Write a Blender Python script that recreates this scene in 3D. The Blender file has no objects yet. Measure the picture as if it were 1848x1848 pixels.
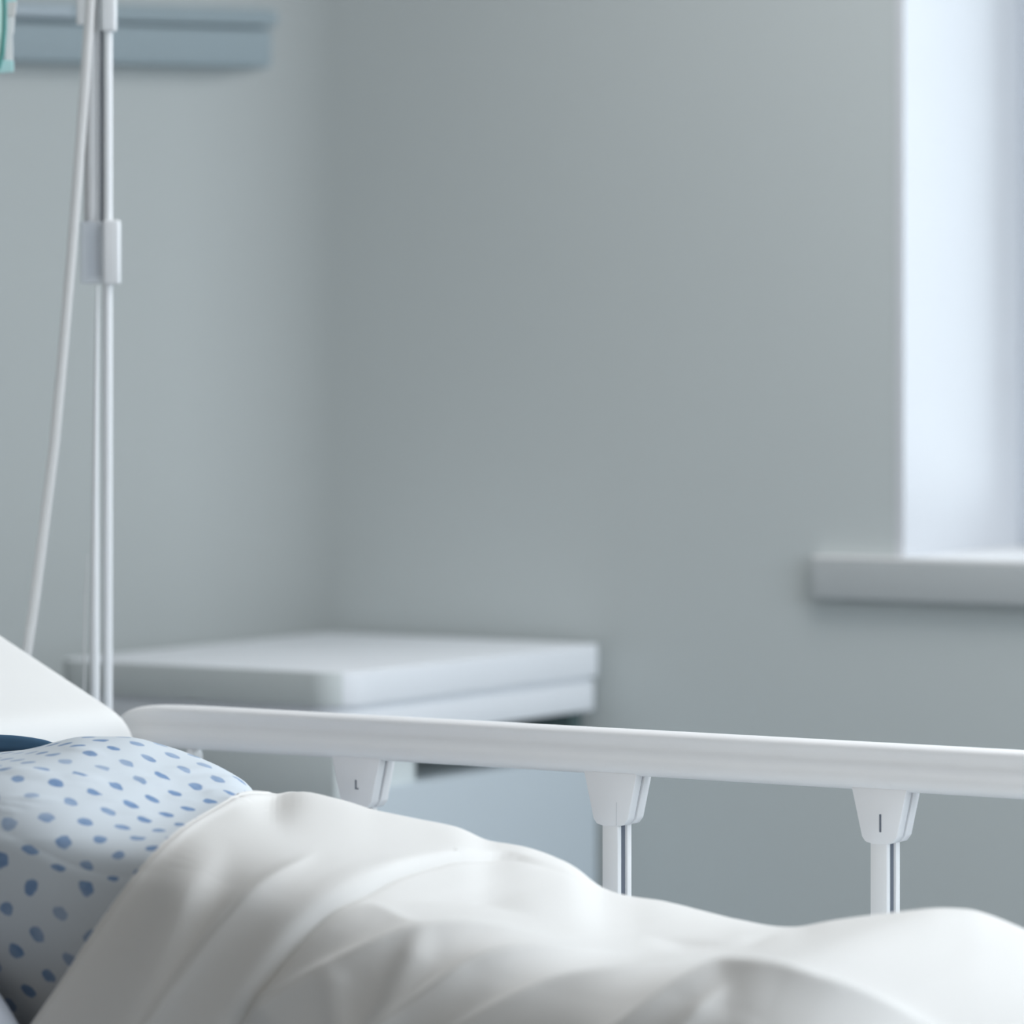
import bpy, bmesh, math, random
import numpy as np
from mathutils import Vector, Matrix

random.seed(4); np.random.seed(4)
SC = bpy.context.scene
COL = SC.collection

# ------------------------------------------------------------------ frame of reference
F = 8130.0            # focal length in pixels of a 1848 px wide frame
EYE = 1.25            # camera height, level, looking along +Y
HZ = 600.0            # row of the horizon
CA, SA = math.cos(math.radians(32)), math.sin(math.radians(32))
U = Vector((CA, -SA, 0))       # along the bed, head -> foot (also along the window wall)
V = Vector((SA, CA, 0))        # across the bed, towards the window wall
BED0 = Vector((0, 4.9, 0))     # far side rail passes here (s = t = 0)

def B(s, t, z):                # bed coordinates -> world
    return BED0 + U * s + V * t + Vector((0, 0, z))

def Bn(s, t, z):               # same, numpy
    return np.stack([s * CA + t * SA, 4.9 - s * SA + t * CA, z], -1)

def proj(P):
    return 924 + P[..., 0] / P[..., 1] * F, HZ + (EYE - P[..., 2]) / P[..., 1] * F

def at(px, py, d):
    return Vector(((px - 924) / F * d, d, EYE - (py - HZ) / F * d))

def s_of(px, t):               # bed coordinate s of a column at a given t
    k = (px - 924) / F
    x0, y0 = t * SA, 4.9 + t * CA
    return (k * y0 - x0) / (CA + k * SA)

# ------------------------------------------------------------------ materials
def mat(name, rgb, rough=0.6, var=0.03, scale=6.0, spec=0.3, bump=0.0, bscale=300, metal=0.0, trans=0.0, alpha=1.0, ior=1.45):
    m = bpy.data.materials.new(name); m.use_nodes = True
    nt = m.node_tree; b = nt.nodes['Principled BSDF']
    b.inputs['Roughness'].default_value = rough
    b.inputs['Specular IOR Level'].default_value = spec
    b.inputs['Metallic'].default_value = metal
    b.inputs['Transmission Weight'].default_value = trans
    b.inputs['Alpha'].default_value = alpha
    b.inputs['IOR'].default_value = ior
    tc = nt.nodes.new('ShaderNodeTexCoord')
    nz = nt.nodes.new('ShaderNodeTexNoise'); nz.inputs['Scale'].default_value = scale; nz.inputs['Detail'].default_value = 3
    nt.links.new(tc.outputs['Object'], nz.inputs['Vector'])
    mx = nt.nodes.new('ShaderNodeMix'); mx.data_type = 'RGBA'
    mx.inputs['A'].default_value = (*[c * (1 - var) for c in rgb], 1)
    mx.inputs['B'].default_value = (*[min(1, c * (1 + var)) for c in rgb], 1)
    nt.links.new(nz.outputs['Fac'], mx.inputs['Factor'])
    nt.links.new(mx.outputs['Result'], b.inputs['Base Color'])
    if bump:
        n2 = nt.nodes.new('ShaderNodeTexNoise'); n2.inputs['Scale'].default_value = bscale
        nt.links.new(tc.outputs['Object'], n2.inputs['Vector'])
        bp = nt.nodes.new('ShaderNodeBump'); bp.inputs['Strength'].default_value = bump; bp.inputs['Distance'].default_value = 0.001
        nt.links.new(n2.outputs['Fac'], bp.inputs['Height']); nt.links.new(bp.outputs['Normal'], b.inputs['Normal'])
    return m

M = dict(
    wall=mat('wall_paint', (0.583, 0.626, 0.628), 0.9, 0.015, 2, 0.1),
    headwall=mat('headwall_paint', (0.58, 0.63, 0.65), 0.9, 0.015, 2, 0.1),
    ceiling=mat('ceiling_paint', (0.8, 0.8, 0.8), 0.9),
    floor=mat('vinyl_floor', (0.26, 0.28, 0.29), 0.5, 0.06, 8),
    reveal=mat('white_window_paint', (0.69, 0.71, 0.745), 0.5, 0.01),
    glass=mat('window_glass', (0.95, 0.98, 1.0), 0.02, 0.0, 1, 0.5, trans=1.0),
    frame=mat('window_frame_paint', (0.62, 0.66, 0.71), 0.4, 0.01),
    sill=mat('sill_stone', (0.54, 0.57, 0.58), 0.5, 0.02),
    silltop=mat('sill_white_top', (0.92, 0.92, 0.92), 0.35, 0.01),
    panel=mat('blue_grey_panel', (0.36, 0.44, 0.48), 0.6, 0.03),
    strip=mat('pale_blue_strip', (0.52, 0.60, 0.66), 0.5, 0.02),
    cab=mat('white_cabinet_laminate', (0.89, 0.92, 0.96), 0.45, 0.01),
    cabside_shaded=mat('grey_shaded_cabinet_side', (0.74, 0.79, 0.79), 0.55, 0.01),  # cabinet grey, also carries the shade of the side facing the camera
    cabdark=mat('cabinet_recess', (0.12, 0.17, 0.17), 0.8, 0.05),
    cabdoor=mat('blue_grey_cabinet_door', (0.60, 0.67, 0.72), 0.5, 0.01),
    rail=mat('white_rail_plastic', (0.91, 0.915, 0.925), 0.42, 0.01, spec=0.4),
    bracket=mat('bracket_plastic', (0.92, 0.925, 0.94), 0.45, 0.01, spec=0.4),
    post=mat('post_enamel', (0.93, 0.935, 0.94), 0.45, 0.01, spec=0.4),
    dark=mat('dark_slot', (0.16, 0.18, 0.22), 0.7),
    steel=mat('bed_frame_enamel', (0.66, 0.68, 0.70), 0.4, 0.01),
    mattress=mat('mattress_cover', (0.62, 0.68, 0.74), 0.7),
    rubber=mat('caster_rubber', (0.05, 0.05, 0.055), 0.7),
    blanket=mat('white_cotton_blanket', (0.79, 0.782, 0.765), 0.95, 0.01, 8, 0.05, 0.06, 900),
    pillow=mat('white_pillowcase', (0.77, 0.77, 0.76), 0.95, 0.01, 8, 0.05, 0.05, 700),
    collar=mat('dark_blue_cloth', (0.075, 0.15, 0.245), 0.9, 0.15, 14, 0.05),
    sleeve=mat('pale_blue_sleeve', (0.62, 0.66, 0.74), 0.9, 0.02, 8, 0.05),
    skin=mat('skin', (0.55, 0.36, 0.27), 0.55, 0.06, 20),
    hair=mat('dark_hair', (0.06, 0.045, 0.035), 0.6, 0.3, 60),
    pole=mat('white_stand_enamel', (0.82, 0.84, 0.86), 0.35, 0.01, spec=0.4),
    greypole=mat('grey_stand_tube', (0.80, 0.81, 0.82), 0.4, 0.02, spec=0.4),
    clear=mat('frosted_clear_plastic', (0.78, 0.82, 0.88), 0.35, 0.01, alpha=0.5),
    tube=mat('clear_tubing', (0.82, 0.82, 0.82), 0.4, 0.01, alpha=0.62),
    core=mat('blue_grey_core', (0.66, 0.72, 0.78), 0.5, 0.01),
    teal=mat('teal_bag_edge', (0.13, 0.40, 0.37), 0.35, 0.1, 30),
    mint=mat('mint_bag_film', (0.48, 0.72, 0.66), 0.3, 0.04, 30),
    port=mat('white_port_plastic', (0.90, 0.92, 0.93), 0.4, 0.02),
    portteal=mat('pale_teal_port_plastic', (0.55, 0.86, 0.86), 0.4, 0.05, 30),
)

# gown: staggered blue printed dots laid out in the cloth's own UV (metres)
def gown_material():
    m = bpy.data.materials.new('dotted_gown_cotton'); m.use_nodes = True
    nt = m.node_tree; N = nt.nodes; L = nt.links; b = N['Principled BSDF']
    b.inputs['Roughness'].default_value = 0.95; b.inputs['Specular IOR Level'].default_value = 0.05
    uv = N.new('ShaderNodeUVMap'); uv.uv_map = 'cloth'
    nz = N.new('ShaderNodeTexNoise'); nz.inputs['Scale'].default_value = 60; nz.inputs['Detail'].default_value = 2
    L.new(uv.outputs['UV'], nz.inputs['Vector'])
    sub = N.new('ShaderNodeVectorMath'); sub.operation = 'SUBTRACT'; sub.inputs[1].default_value = (0.5, 0.5, 0.5)
    L.new(nz.outputs['Color'], sub.inputs[0])
    sca = N.new('ShaderNodeVectorMath'); sca.operation = 'SCALE'; sca.inputs['Scale'].default_value = 0.010
    L.new(sub.outputs[0], sca.inputs[0])
    add = N.new('ShaderNodeVectorMath'); add.operation = 'ADD'
    L.new(uv.outputs['UV'], add.inputs[0]); L.new(sca.outputs[0], add.inputs[1])
    PX, PY = 0.0600, 0.0450
    outs = []
    for off in ((0, 0, 0), (0.5, 0.5, 0)):
        mu = N.new('ShaderNodeVectorMath'); mu.operation = 'MULTIPLY'; mu.inputs[1].default_value = (1 / PX, 1 / PY, 0)
        L.new(add.outputs[0], mu.inputs[0])
        ad = N.new('ShaderNodeVectorMath'); ad.operation = 'ADD'; ad.inputs[1].default_value = off
        L.new(mu.outputs[0], ad.inputs[0])
        fr = N.new('ShaderNodeVectorMath'); fr.operation = 'FRACTION'; L.new(ad.outputs[0], fr.inputs[0])
        su = N.new('ShaderNodeVectorMath'); su.operation = 'SUBTRACT'; su.inputs[1].default_value = (0.5, 0.5, 0)
        L.new(fr.outputs[0], su.inputs[0])
        m2 = N.new('ShaderNodeVectorMath'); m2.operation = 'MULTIPLY'; m2.inputs[1].default_value = (PX, PY, 0)
        L.new(su.outputs[0], m2.inputs[0])
        ln = N.new('ShaderNodeVectorMath'); ln.operation = 'LENGTH'; L.new(m2.outputs[0], ln.inputs[0])
        outs.append(ln.outputs['Value'])
    mn = N.new('ShaderNodeMath'); mn.operation = 'MINIMUM'; L.new(outs[0], mn.inputs[0]); L.new(outs[1], mn.inputs[1])
    mr = N.new('ShaderNodeMapRange'); mr.inputs['From Min'].default_value = 0.0070; mr.inputs['From Max'].default_value = 0.0086
    mr.inputs['To Min'].default_value = 1; mr.inputs['To Max'].default_value = 0
    L.new(mn.outputs[0], mr.inputs['Value'])
    n3 = N.new('ShaderNodeTexNoise'); n3.inputs['Scale'].default_value = 130; L.new(uv.outputs['UV'], n3.inputs['Vector'])
    dc = N.new('ShaderNodeMix'); dc.data_type = 'RGBA'
    dc.inputs['A'].default_value = (0.15, 0.24, 0.42, 1); dc.inputs['B'].default_value = (0.27, 0.40, 0.60, 1)
    L.new(n3.outputs['Fac'], dc.inputs['Factor'])
    mx = N.new('ShaderNodeMix'); mx.data_type = 'RGBA'; mx.inputs['A'].default_value = (0.66, 0.715, 0.765, 1)
    L.new(dc.outputs['Result'], mx.inputs['B']); n4 = N.new('ShaderNodeTexNoise'); n4.inputs['Scale'].default_value = 11; L.new(uv.outputs['UV'], n4.inputs['Vector'])
    m4 = N.new('ShaderNodeMapRange'); m4.inputs['From Min'].default_value = 0.36; m4.inputs['From Max'].default_value = 0.56
    m4.inputs['To Min'].default_value = 0.62; m4.inputs['To Max'].default_value = 1.0
    L.new(n4.outputs['Fac'], m4.inputs['Value'])
    mm = N.new('ShaderNodeMath'); mm.operation = 'MULTIPLY'; L.new(mr.outputs['Result'], mm.inputs[0]); L.new(m4.outputs['Result'], mm.inputs[1])
    L.new(mm.outputs[0], mx.inputs['Factor'])
    L.new(mx.outputs['Result'], b.inputs['Base Color'])
    return m
M['gown'] = gown_material()
def thin_glass():
    m = bpy.data.materials.new('thin_window_glass'); m.use_nodes = True
    nt = m.node_tree; N = nt.nodes; L = nt.links; N.clear()
    out = N.new('ShaderNodeOutputMaterial'); tr = N.new('ShaderNodeBsdfTransparent'); gl = N.new('ShaderNodeBsdfGlossy')
    gl.inputs['Roughness'].default_value = 0.02; tr.inputs['Color'].default_value = (0.96, 0.98, 0.98, 1)
    fr = N.new('ShaderNodeFresnel'); fr.inputs['IOR'].default_value = 1.45
    mx = N.new('ShaderNodeMixShader'); L.new(fr.outputs[0], mx.inputs[0]); L.new(tr.outputs[0], mx.inputs[1]); L.new(gl.outputs[0], mx.inputs[2])
    L.new(mx.outputs[0], out.inputs[0]); return m
M['glass'] = thin_glass()

# ------------------------------------------------------------------ helpers
def finish(o, name, material, parent=None, smooth=True, label=None):
    o.name = name
    if material: o.data.materials.append(material)
    if parent is not None: o.parent = parent
    if smooth:
        for p in o.data.polygons: p.use_smooth = True
    if label: o['label'] = label
    return o

def obj(name, bm, material, parent=None, smooth=True, label=None, sharp=None):
    me = bpy.data.meshes.new(name)
    bmesh.ops.recalc_face_normals(bm, faces=bm.faces)
    bm.to_mesh(me); bm.free()
    o = bpy.data.objects.new(name, me); COL.objects.link(o)
    finish(o, name, material, parent, smooth, label)
    if sharp is not None: me.set_sharp_from_angle(angle=math.radians(sharp))
    return o

def empty(name, loc, label=None, cat=None, group=None):
    o = bpy.data.objects.new(name, None); COL.objects.link(o)
    o.location = loc; o.empty_display_size = 0.1
    if label: tag(o, label, cat, group)
    return o

def tag(o, label, cat, group=None):
    o['label'] = label; o['category'] = cat
    if group: o['group'] = group
    return o

def struct(o):
    o['kind'] = 'structure'; return o

class Local:
    """geometry written in world space, stored relative to the parent's origin"""
    pass

def rel(o, parent):
    """parent keeping the world-space mesh where it is (parents are unrotated empties or meshes at the origin)"""
    o.parent = parent
    org = Vector((0, 0, 0)); p = parent
    while p is not None:
        org += p.location; p = p.parent
    o.data.transform(Matrix.Translation(-org))
    return o

def part(name, bm, material, parent, smooth=True, label=None, sharp=40):
    o = obj(name, bm, material, None, smooth, label, sharp)
    return rel(o, parent)

def prism(bm, pts, axis, lo, hi, origin, e1, e2, bevel=0.0, seg=3):
    """polygon pts (a,b) in plane e1/e2, extruded along axis lo..hi"""
    vs0 = [bm.verts.new(origin + e1 * a + e2 * b + axis * lo) for a, b in pts]
    vs1 = [bm.verts.new(origin + e1 * a + e2 * b + axis * hi) for a, b in pts]
    n = len(pts); fs = [bm.faces.new(vs0), bm.faces.new(vs1[::-1])]
    for i in range(n):
        fs.append(bm.faces.new((vs0[i], vs1[i], vs1[(i + 1) % n], vs0[(i + 1) % n])))
    if bevel:
        es = list({e for f in fs for e in f.edges})
        bmesh.ops.recalc_face_normals(bm, faces=fs)
        bmesh.ops.bevel(bm, geom=es, offset=bevel, segments=seg, profile=0.5, affect='EDGES', clamp_overlap=True)

def box(bm, o, e1, e2, a0, a1, b0, b1, z0, z1, bevel=0.0, seg=3):
    prism(bm, [(a0, b0), (a1, b0), (a1, b1), (a0, b1)], Vector((0, 0, 1)), z0, z1, o, e1, e2, bevel, seg)

def rrect(a0, a1, b0, b1, rs, n=10):
    """rounded rectangle; rs radii for corners (a0,b0),(a1,b0),(a1,b1),(a0,b1)"""
    out = []
    for (cx, cy, r, st) in ((a0, b0, rs[0], 180), (a1, b0, rs[1], 270), (a1, b1, rs[2], 0), (a0, b1, rs[3], 90)):
        x = cx + r if cx == a0 else cx - r
        y = cy + r if cy == b0 else cy - r
        for k in range(n + 1):
            an = math.radians(st + 90 * k / n)
            out.append((x + r * math.cos(an), y + r * math.sin(an)))
    return out

def tube(bm, pts, rad, seg=16, caps=True):
    """sweep a circle along world points; rad scalar or list"""
    n = len(pts); rads = rad if isinstance(rad, (list, tuple)) else [rad] * n
    rings = []; prev = None
    for i, p in enumerate(pts):
        p = Vector(p)
        d = (Vector(pts[min(i + 1, n - 1)]) - Vector(pts[max(i - 1, 0)])).normalized()
        if prev is None:
            a = d.cross(Vector((0.3, 1, 0.2))).normalized()
        else:
            a = (prev - d * prev.dot(d)).normalized()
        prev = a; b2 = d.cross(a)
        rings.append([bm.verts.new(p + (a * math.cos(2 * math.pi * k / seg) + b2 * math.sin(2 * math.pi * k / seg)) * rads[i]) for k in range(seg)])
    for i in range(n - 1):
        for k in range(seg):
            bm.faces.new((rings[i][k], rings[i][(k + 1) % seg], rings[i + 1][(k + 1) % seg], rings[i + 1][k]))
    if caps:
        bm.faces.new(rings[0][::-1]); bm.faces.new(rings[-1])

def grid_mesh(name, P, uv=None):
    n, m = P.shape[:2]
    me = bpy.data.meshes.new(name)
    idx = np.arange(n * m).reshape(n, m)
    q = np.stack([idx[:-1, :-1], idx[1:, :-1], idx[1:, 1:], idx[:-1, 1:]], -1).reshape(-1, 4)
    me.from_pydata(P.reshape(-1, 3).tolist(), [], q.tolist())
    if uv is not None:
        lay = me.uv_layers.new(name='cloth')
        li = np.empty(len(me.loops), dtype=np.int32); me.loops.foreach_get('vertex_index', li)
        lay.data.foreach_set('uv', uv.reshape(-1, 2)[li].astype(np.float32).ravel())
    me.update()
    o = bpy.data.objects.new(name, me); COL.objects.link(o)
    return o

def interp(x, pts):
    """smooth (monotone cubic) interpolation"""
    xs = np.array([p[0] for p in pts], float); ys = np.array([p[1] for p in pts], float)
    h = np.diff(xs); d = np.diff(ys) / h
    m = np.zeros_like(xs); m[0] = d[0]; m[-1] = d[-1]
    for i in range(1, len(xs) - 1):
        if d[i - 1] * d[i] > 0:
            w1 = 2 * h[i] + h[i - 1]; w2 = h[i] + 2 * h[i - 1]
            m[i] = (w1 + w2) / (w1 / d[i - 1] + w2 / d[i])
    x = np.asarray(x, float); xc = np.clip(x, xs[0], xs[-1])
    i = np.clip(np.searchsorted(xs, xc) - 1, 0, len(xs) - 2)
    t = (xc - xs[i]) / h[i]
    return ((2*t**3 - 3*t**2 + 1) * ys[i] + (t**3 - 2*t**2 + t) * h[i] * m[i] + (-2*t**3 + 3*t**2) * ys[i+1] + (t**3 - t**2) * h[i] * m[i+1])

Z = Vector((0, 0, 1))

# ================================================================== THE ROOM
WP = Vector((0.145, 6.585, 0))             # point on the room face of the window wall
SK = -0.6265                               # corner with the head wall
S0, S1 = 0.467, 1.95                       # window opening along the wall
SILL_Z = 0.934
WT = 0.40                                 # wall thickness = depth of the reveal
CEIL = 2.75

bm = bmesh.new()
box(bm, WP, U, V, SK - 0.05, S0, 0, WT, 0, CEIL)
box(bm, WP, U, V, S0, S1, 0, WT, 0, SILL_Z - 0.062)
box(bm, WP, U, V, S0, S1, 0, WT, 2.35, CEIL)
box(bm, WP, U, V, S1, 3.6, 0, WT, 0, CEIL)
struct(obj('wall_back', bm, M['wall'], smooth=False))

K = WP + U * SK
HA = math.radians(25)
HW = Vector((math.cos(HA), math.sin(HA), 0)); HN = Vector((math.sin(HA), -math.cos(HA), 0))
bm = bmesh.new()
FR = 0.24                                    # soft coved corner between the two walls
half = math.radians(180 - 32 - 25) / 2
tl = FR / math.tan(half)
bis = (-HW + U).normalized(); fc = K + bis * (FR / math.sin(half))
p0 = K - HW * tl; p1 = K + U * tl
a0_ = math.atan2((p0 - fc).y, (p0 - fc).x); a1_ = math.atan2((p1 - fc).y, (p1 - fc).x)
arcp = [fc + Vector((math.cos(a0_ + (a1_ - a0_) * k / 24), math.sin(a0_ + (a1_ - a0_) * k / 24), 0)) * FR for k in range(25)]
outl = [K - HW * 3.2] + arcp + [K + U * tl + V * 0.02, K + V * 0.2 - HN * 0.2, K - HW * 3.2 - HN * 0.15]
prism(bm, [(p.x, p.y) for p in outl], Z, 0, CEIL, Vector((0, 0, 0)), Vector((1, 0, 0)), Vector((0, 1, 0)))
struct(obj('wall_left', bm, M['wall'], smooth=True, sharp=30))

bm = bmesh.new(); box(bm, Vector((0, 0, 0)), Vector((1, 0, 0)), Vector((0, 1, 0)), -4.2, 4.2, -1.0, 8.5, -0.1, 0.0)
struct(obj('floor', bm, M['floor'], smooth=False))
bm = bmesh.new(); box(bm, Vector((0, 0, 0)), Vector((1, 0, 0)), Vector((0, 1, 0)), -4.2, 4.2, -1.0, 8.5, CEIL, CEIL + 0.1)
struct(obj('ceiling', bm, M['ceiling'], smooth=False))
bm = bmesh.new(); box(bm, WP, U, V, SK + 0.02, 3.6, -0.015, 0.0, 0.0, 0.10, 0.004)
struct(obj('baseboard_back', bm, M['reveal'], smooth=False))

# window: white lined reveal, sill board, frame with two panes
win = struct(empty('window_1', WP + U * S0 + Z * SILL_Z))
bm = bmesh.new()
box(bm, WP, U, V, S0 - 0.001, S0 + 0.012, -0.001, WT, SILL_Z, 2.35)
box(bm, WP, U, V, S1 - 0.012, S1 + 0.001, -0.001, WT, SILL_Z, 2.35)
box(bm, WP, U, V, S0, S1, -0.001, WT, 2.338, 2.351)
part('window_reveal', bm, M['reveal'], win, False)
bm = bmesh.new()
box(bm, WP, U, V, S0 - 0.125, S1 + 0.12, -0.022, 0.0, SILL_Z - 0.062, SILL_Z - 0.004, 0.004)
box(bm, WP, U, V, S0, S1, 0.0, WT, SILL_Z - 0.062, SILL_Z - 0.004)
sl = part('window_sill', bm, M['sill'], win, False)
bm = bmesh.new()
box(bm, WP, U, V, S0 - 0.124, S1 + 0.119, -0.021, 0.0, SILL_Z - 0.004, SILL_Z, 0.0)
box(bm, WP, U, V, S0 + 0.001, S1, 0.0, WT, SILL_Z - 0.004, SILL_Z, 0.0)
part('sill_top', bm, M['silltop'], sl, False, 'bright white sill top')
fr = bmesh.new()
for a0, a1, z0, z1 in ((S0, S0 + 0.07, SILL_Z, 2.35), (S1 - 0.07, S1, SILL_Z, 2.35), (S0 + 0.07, S1 - 0.07, SILL_Z, SILL_Z + 0.07), (S0 + 0.07, S1 - 0.07, 2.28, 2.35), ((S0 + S1) / 2 - 0.04, (S0 + S1) / 2 + 0.04, SILL_Z + 0.07, 2.28)):
    box(fr, WP, U, V, a0, a1, WT - 0.03, WT + 0.04, z0, z1, 0.006, 2)
fo = part('window_frame', fr, M['frame'], win, False)
for a0, a1 in ((S0 + 0.07, (S0 + S1) / 2 - 0.04), ((S0 + S1) / 2 + 0.04, S1 - 0.07)):
    bm = bmesh.new(); box(bm, WP, U, V, a0, a1, WT, WT + 0.006, SILL_Z + 0.07, 2.28)
    part('pane', bm, M['glass'], fo, False)

# blue-grey service rail on the head wall
Kz = lambda py, d: EYE - (py - HZ) / F * d
zt, zb = Kz(18, 6.9), Kz(124, 6.9)
wp = empty('wall_service_rail', K + HW * -0.9 + Z * zb, 'long blue-grey service rail fixed high on the wall behind the drip stand', 'wall rail')
bm = bmesh.new(); box(bm, K, HW, HN, -1.9, 0.015, -0.02, 0.040, zb, zt - 0.03, 0.006, 2)
part('rail_panel', bm, M['panel'], wp)
bm = bmesh.new(); box(bm, K, HW, HN, -1.9, 0.03, -0.02, 0.046, zt - 0.028, zt, 0.008, 2)
part('rail_lip', bm, M['panel'], wp)
bm = bmesh.new(); box(bm, K, HW, HN, -1.88, -0.32, 0.045, 0.052, zt - 0.022, zt - 0.008, 0.002, 2)
part('label_strip', bm, M['strip'], wp, label='pale blue strip along the rail')

# ================================================================== BEDSIDE CABINET
C0 = Vector((-0.2207, 6.0, 0)); NU = -U
cab = empty('bedside_cabinet', C0 - U * 0.24 + V * 0.33, 'white bedside cabinet with a rounded top and open slot, behind the far bed rail', 'cabinet')
zc = lambda py: EYE - (py - HZ) * 6.0 / F
zT, zS, zD, zR = zc(1215), zc(1282), zc(1344), zc(1434)
CW, CD = 0.488, 0.666
R1 = 0.055
bm = bmesh.new()
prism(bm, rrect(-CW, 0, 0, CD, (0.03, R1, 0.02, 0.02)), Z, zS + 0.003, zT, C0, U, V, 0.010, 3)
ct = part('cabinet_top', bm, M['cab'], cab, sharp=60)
ct.data.materials.append(M['cabside_shaded'])
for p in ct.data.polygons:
    if p.normal.dot(V) < -0.72: p.material_index = 1  # shade of the camera-facing edge put into the colour
bm = bmesh.new()
prism(bm, rrect(-CW + 0.006, -0.004, 0.004, CD - 0.004, (0.03, R1, 0.02, 0.02)), Z, zD, zS - 0.003, C0, U, V, 0.006, 2)
prism(bm, rrect(-CW + 0.01, -0.008, 0.008, CD - 0.008, (0.03, R1, 0.02, 0.02)), Z, zS - 0.003, zS + 0.003, C0, U, V)
dr = part('drawer', bm, M['cab'], cab, sharp=60)
# open slot: side block, rear block, dark inside
bm = bmesh.new()
box(bm, C0, U, V, -CW + 0.01, -0.02, 0.005, 0.20, zR - 0.012, zD, 0.004)
box(bm, C0, U, V, -CW + 0.01, -CW + 0.04, 0.20, CD - 0.01, zR, zD)
part('slot_side', bm, M['cabside_shaded'], cab)
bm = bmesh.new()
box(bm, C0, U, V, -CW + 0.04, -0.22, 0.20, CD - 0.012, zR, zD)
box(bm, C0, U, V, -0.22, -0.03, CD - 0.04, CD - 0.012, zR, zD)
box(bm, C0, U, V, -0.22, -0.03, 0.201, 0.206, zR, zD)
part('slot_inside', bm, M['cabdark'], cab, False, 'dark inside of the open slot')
bm = bmesh.new()
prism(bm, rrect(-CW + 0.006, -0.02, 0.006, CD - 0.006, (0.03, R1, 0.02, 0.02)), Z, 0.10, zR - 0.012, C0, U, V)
part('carcass', bm, M['cabside_shaded'], cab, sharp=60, label='grey cabinet body')
bm = bmesh.new()
prism(bm, rrect(-0.05, 0.0, 0.022, CD - 0.004, (0.004, 0.04, 0.02, 0.004)), Z, 0.14, zR, C0, U, V, 0.008, 3)
do = part('door', bm, M['cabdoor'], cab, sharp=60, label='blue-grey cabinet door')
for a, b in ((-CW + 0.05, 0.05), (-0.05, 0.05), (-CW + 0.05, CD - 0.05), (-0.05, CD - 0.05)):
    bm = bmesh.new()
    p = C0 + U * a + V * b
    tube(bm, [p + Z * 0.035 - U * 0.012, p + Z * 0.035 + U * 0.012], 0.035, 20)
    tube(bm, [p + Z * 0.035, p + Z * 0.102], 0.010, 12)
    part('caster', bm, M['rubber'], cab)

# ================================================================== BED
bed = empty('hospital_bed', B(0.3, -0.5, 0), 'white hospital bed with the patient lying in it and a long side rail', 'bed')
bm = bmesh.new()
for t in (-0.06, -0.94):
    box(bm, BED0, U, V, -0.80, 1.32, t - 0.025, t + 0.025, 0.34, 0.40, 0.008)
for s in (-0.78, -0.1, 0.6, 1.28):
    box(bm, BED0, U, V, s - 0.025, s + 0.025, -0.915, -0.085, 0.34, 0.40)
box(bm, BED0, U, V, -0.78, 1.30, -0.92, -0.08, 0.395, 0.415)
part('bed_frame', bm, M['steel'], bed)
for nm, s in (('headboard', -0.86), ('footboard', 1.36)):
    bm = bmesh.new()
    prism(bm, rrect(-0.95, -0.05, 0.30, 0.92 if nm == 'headboard' else 0.60, (0.02, 0.02, 0.09, 0.09)), U, s - 0.02, s + 0.02, BED0, V, Z, 0.008, 2)
    part(nm, bm, M['rail'], bed)
for s in (-0.72, 1.22):
    for t in (-0.12, -0.88):
        bm = bmesh.new(); p = B(s, t, 0)
        tube(bm, [p + Z * 0.34, p + Z * 0.12], 0.022, 14)
        box(bm, p, U, V, -0.02, 0.02, -0.02, 0.02, 0.07, 0.13, 0.006)
        lg = part('leg', bm, M['steel'], bed)
        bm = bmesh.new(); tube(bm, [p + Z * 0.06 - V * 0.017, p + Z * 0.06 + V * 0.017], 0.06, 24)
        part('caster', bm, M['rubber'], lg)

# side rail: extruded hand rail with a soft waist, rounded head end
ZRT, ZRB = 0.826, 0.7755
HR = ZRT - ZRB
prof = []      # (t, z-fraction) near side is negative t
ctrl = [(0.000, 1.000), (-0.008, 0.985), (-0.0125, 0.93), (-0.0138, 0.85), (-0.0125, 0.74), (-0.0115, 0.64), (-0.0130, 0.55), (-0.0170, 0.45),
        (-0.0195, 0.34), (-0.0195, 0.22), (-0.0165, 0.11), (-0.010, 0.03), (0.0, 0.0)]
ctrl = ctrl + [(-t, z) for t, z in ctrl[-2:0:-1]]
bm = bmesh.new()
sA, sB = s_of(214, 0), 1.02
stations = [sA + x for x in (0.0, 0.002, 0.006, 0.013, 0.025, 0.045, 0.075, 0.12, 0.2)] + list(np.linspace(sA + 0.3, sB, 14))
ends = {0: (0.30, -0.016), 1: (0.55, -0.0125), 2: (0.72, -0.0095), 3: (0.84, -0.0068), 4: (0.93, -0.0038), 5: (0.98, -0.0015), 6: (1.0, -0.0004)}
rings = []
for i, s in enumerate(stations):
    k, drop = ends.get(i, (1.0, 0.0))
    kt = min(1, k + 0.1)
    ring = []
    for t, zf in ctrl:
        z = ZRB + HR * 0.38 + (zf - 0.38) * HR * k + drop
        ring.append(bm.verts.new(B(s, t * kt, z)))
    rings.append(ring)
n = len(ctrl)
for i in range(len(rings) - 1):
    for k in range(n):
        bm.faces.new((rings[i][k], rings[i][(k + 1) % n], rings[i + 1][(k + 1) % n], rings[i + 1][k]))
bm.faces.new(rings[0]); bm.faces.new(rings[-1][::-1])
rail = part('side_rail', bm, M['rail'], bed, sharp=80)
rail.modifiers.new('sub', 'SUBSURF').levels = 1; rail.modifiers['sub'].render_levels = 2

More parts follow.
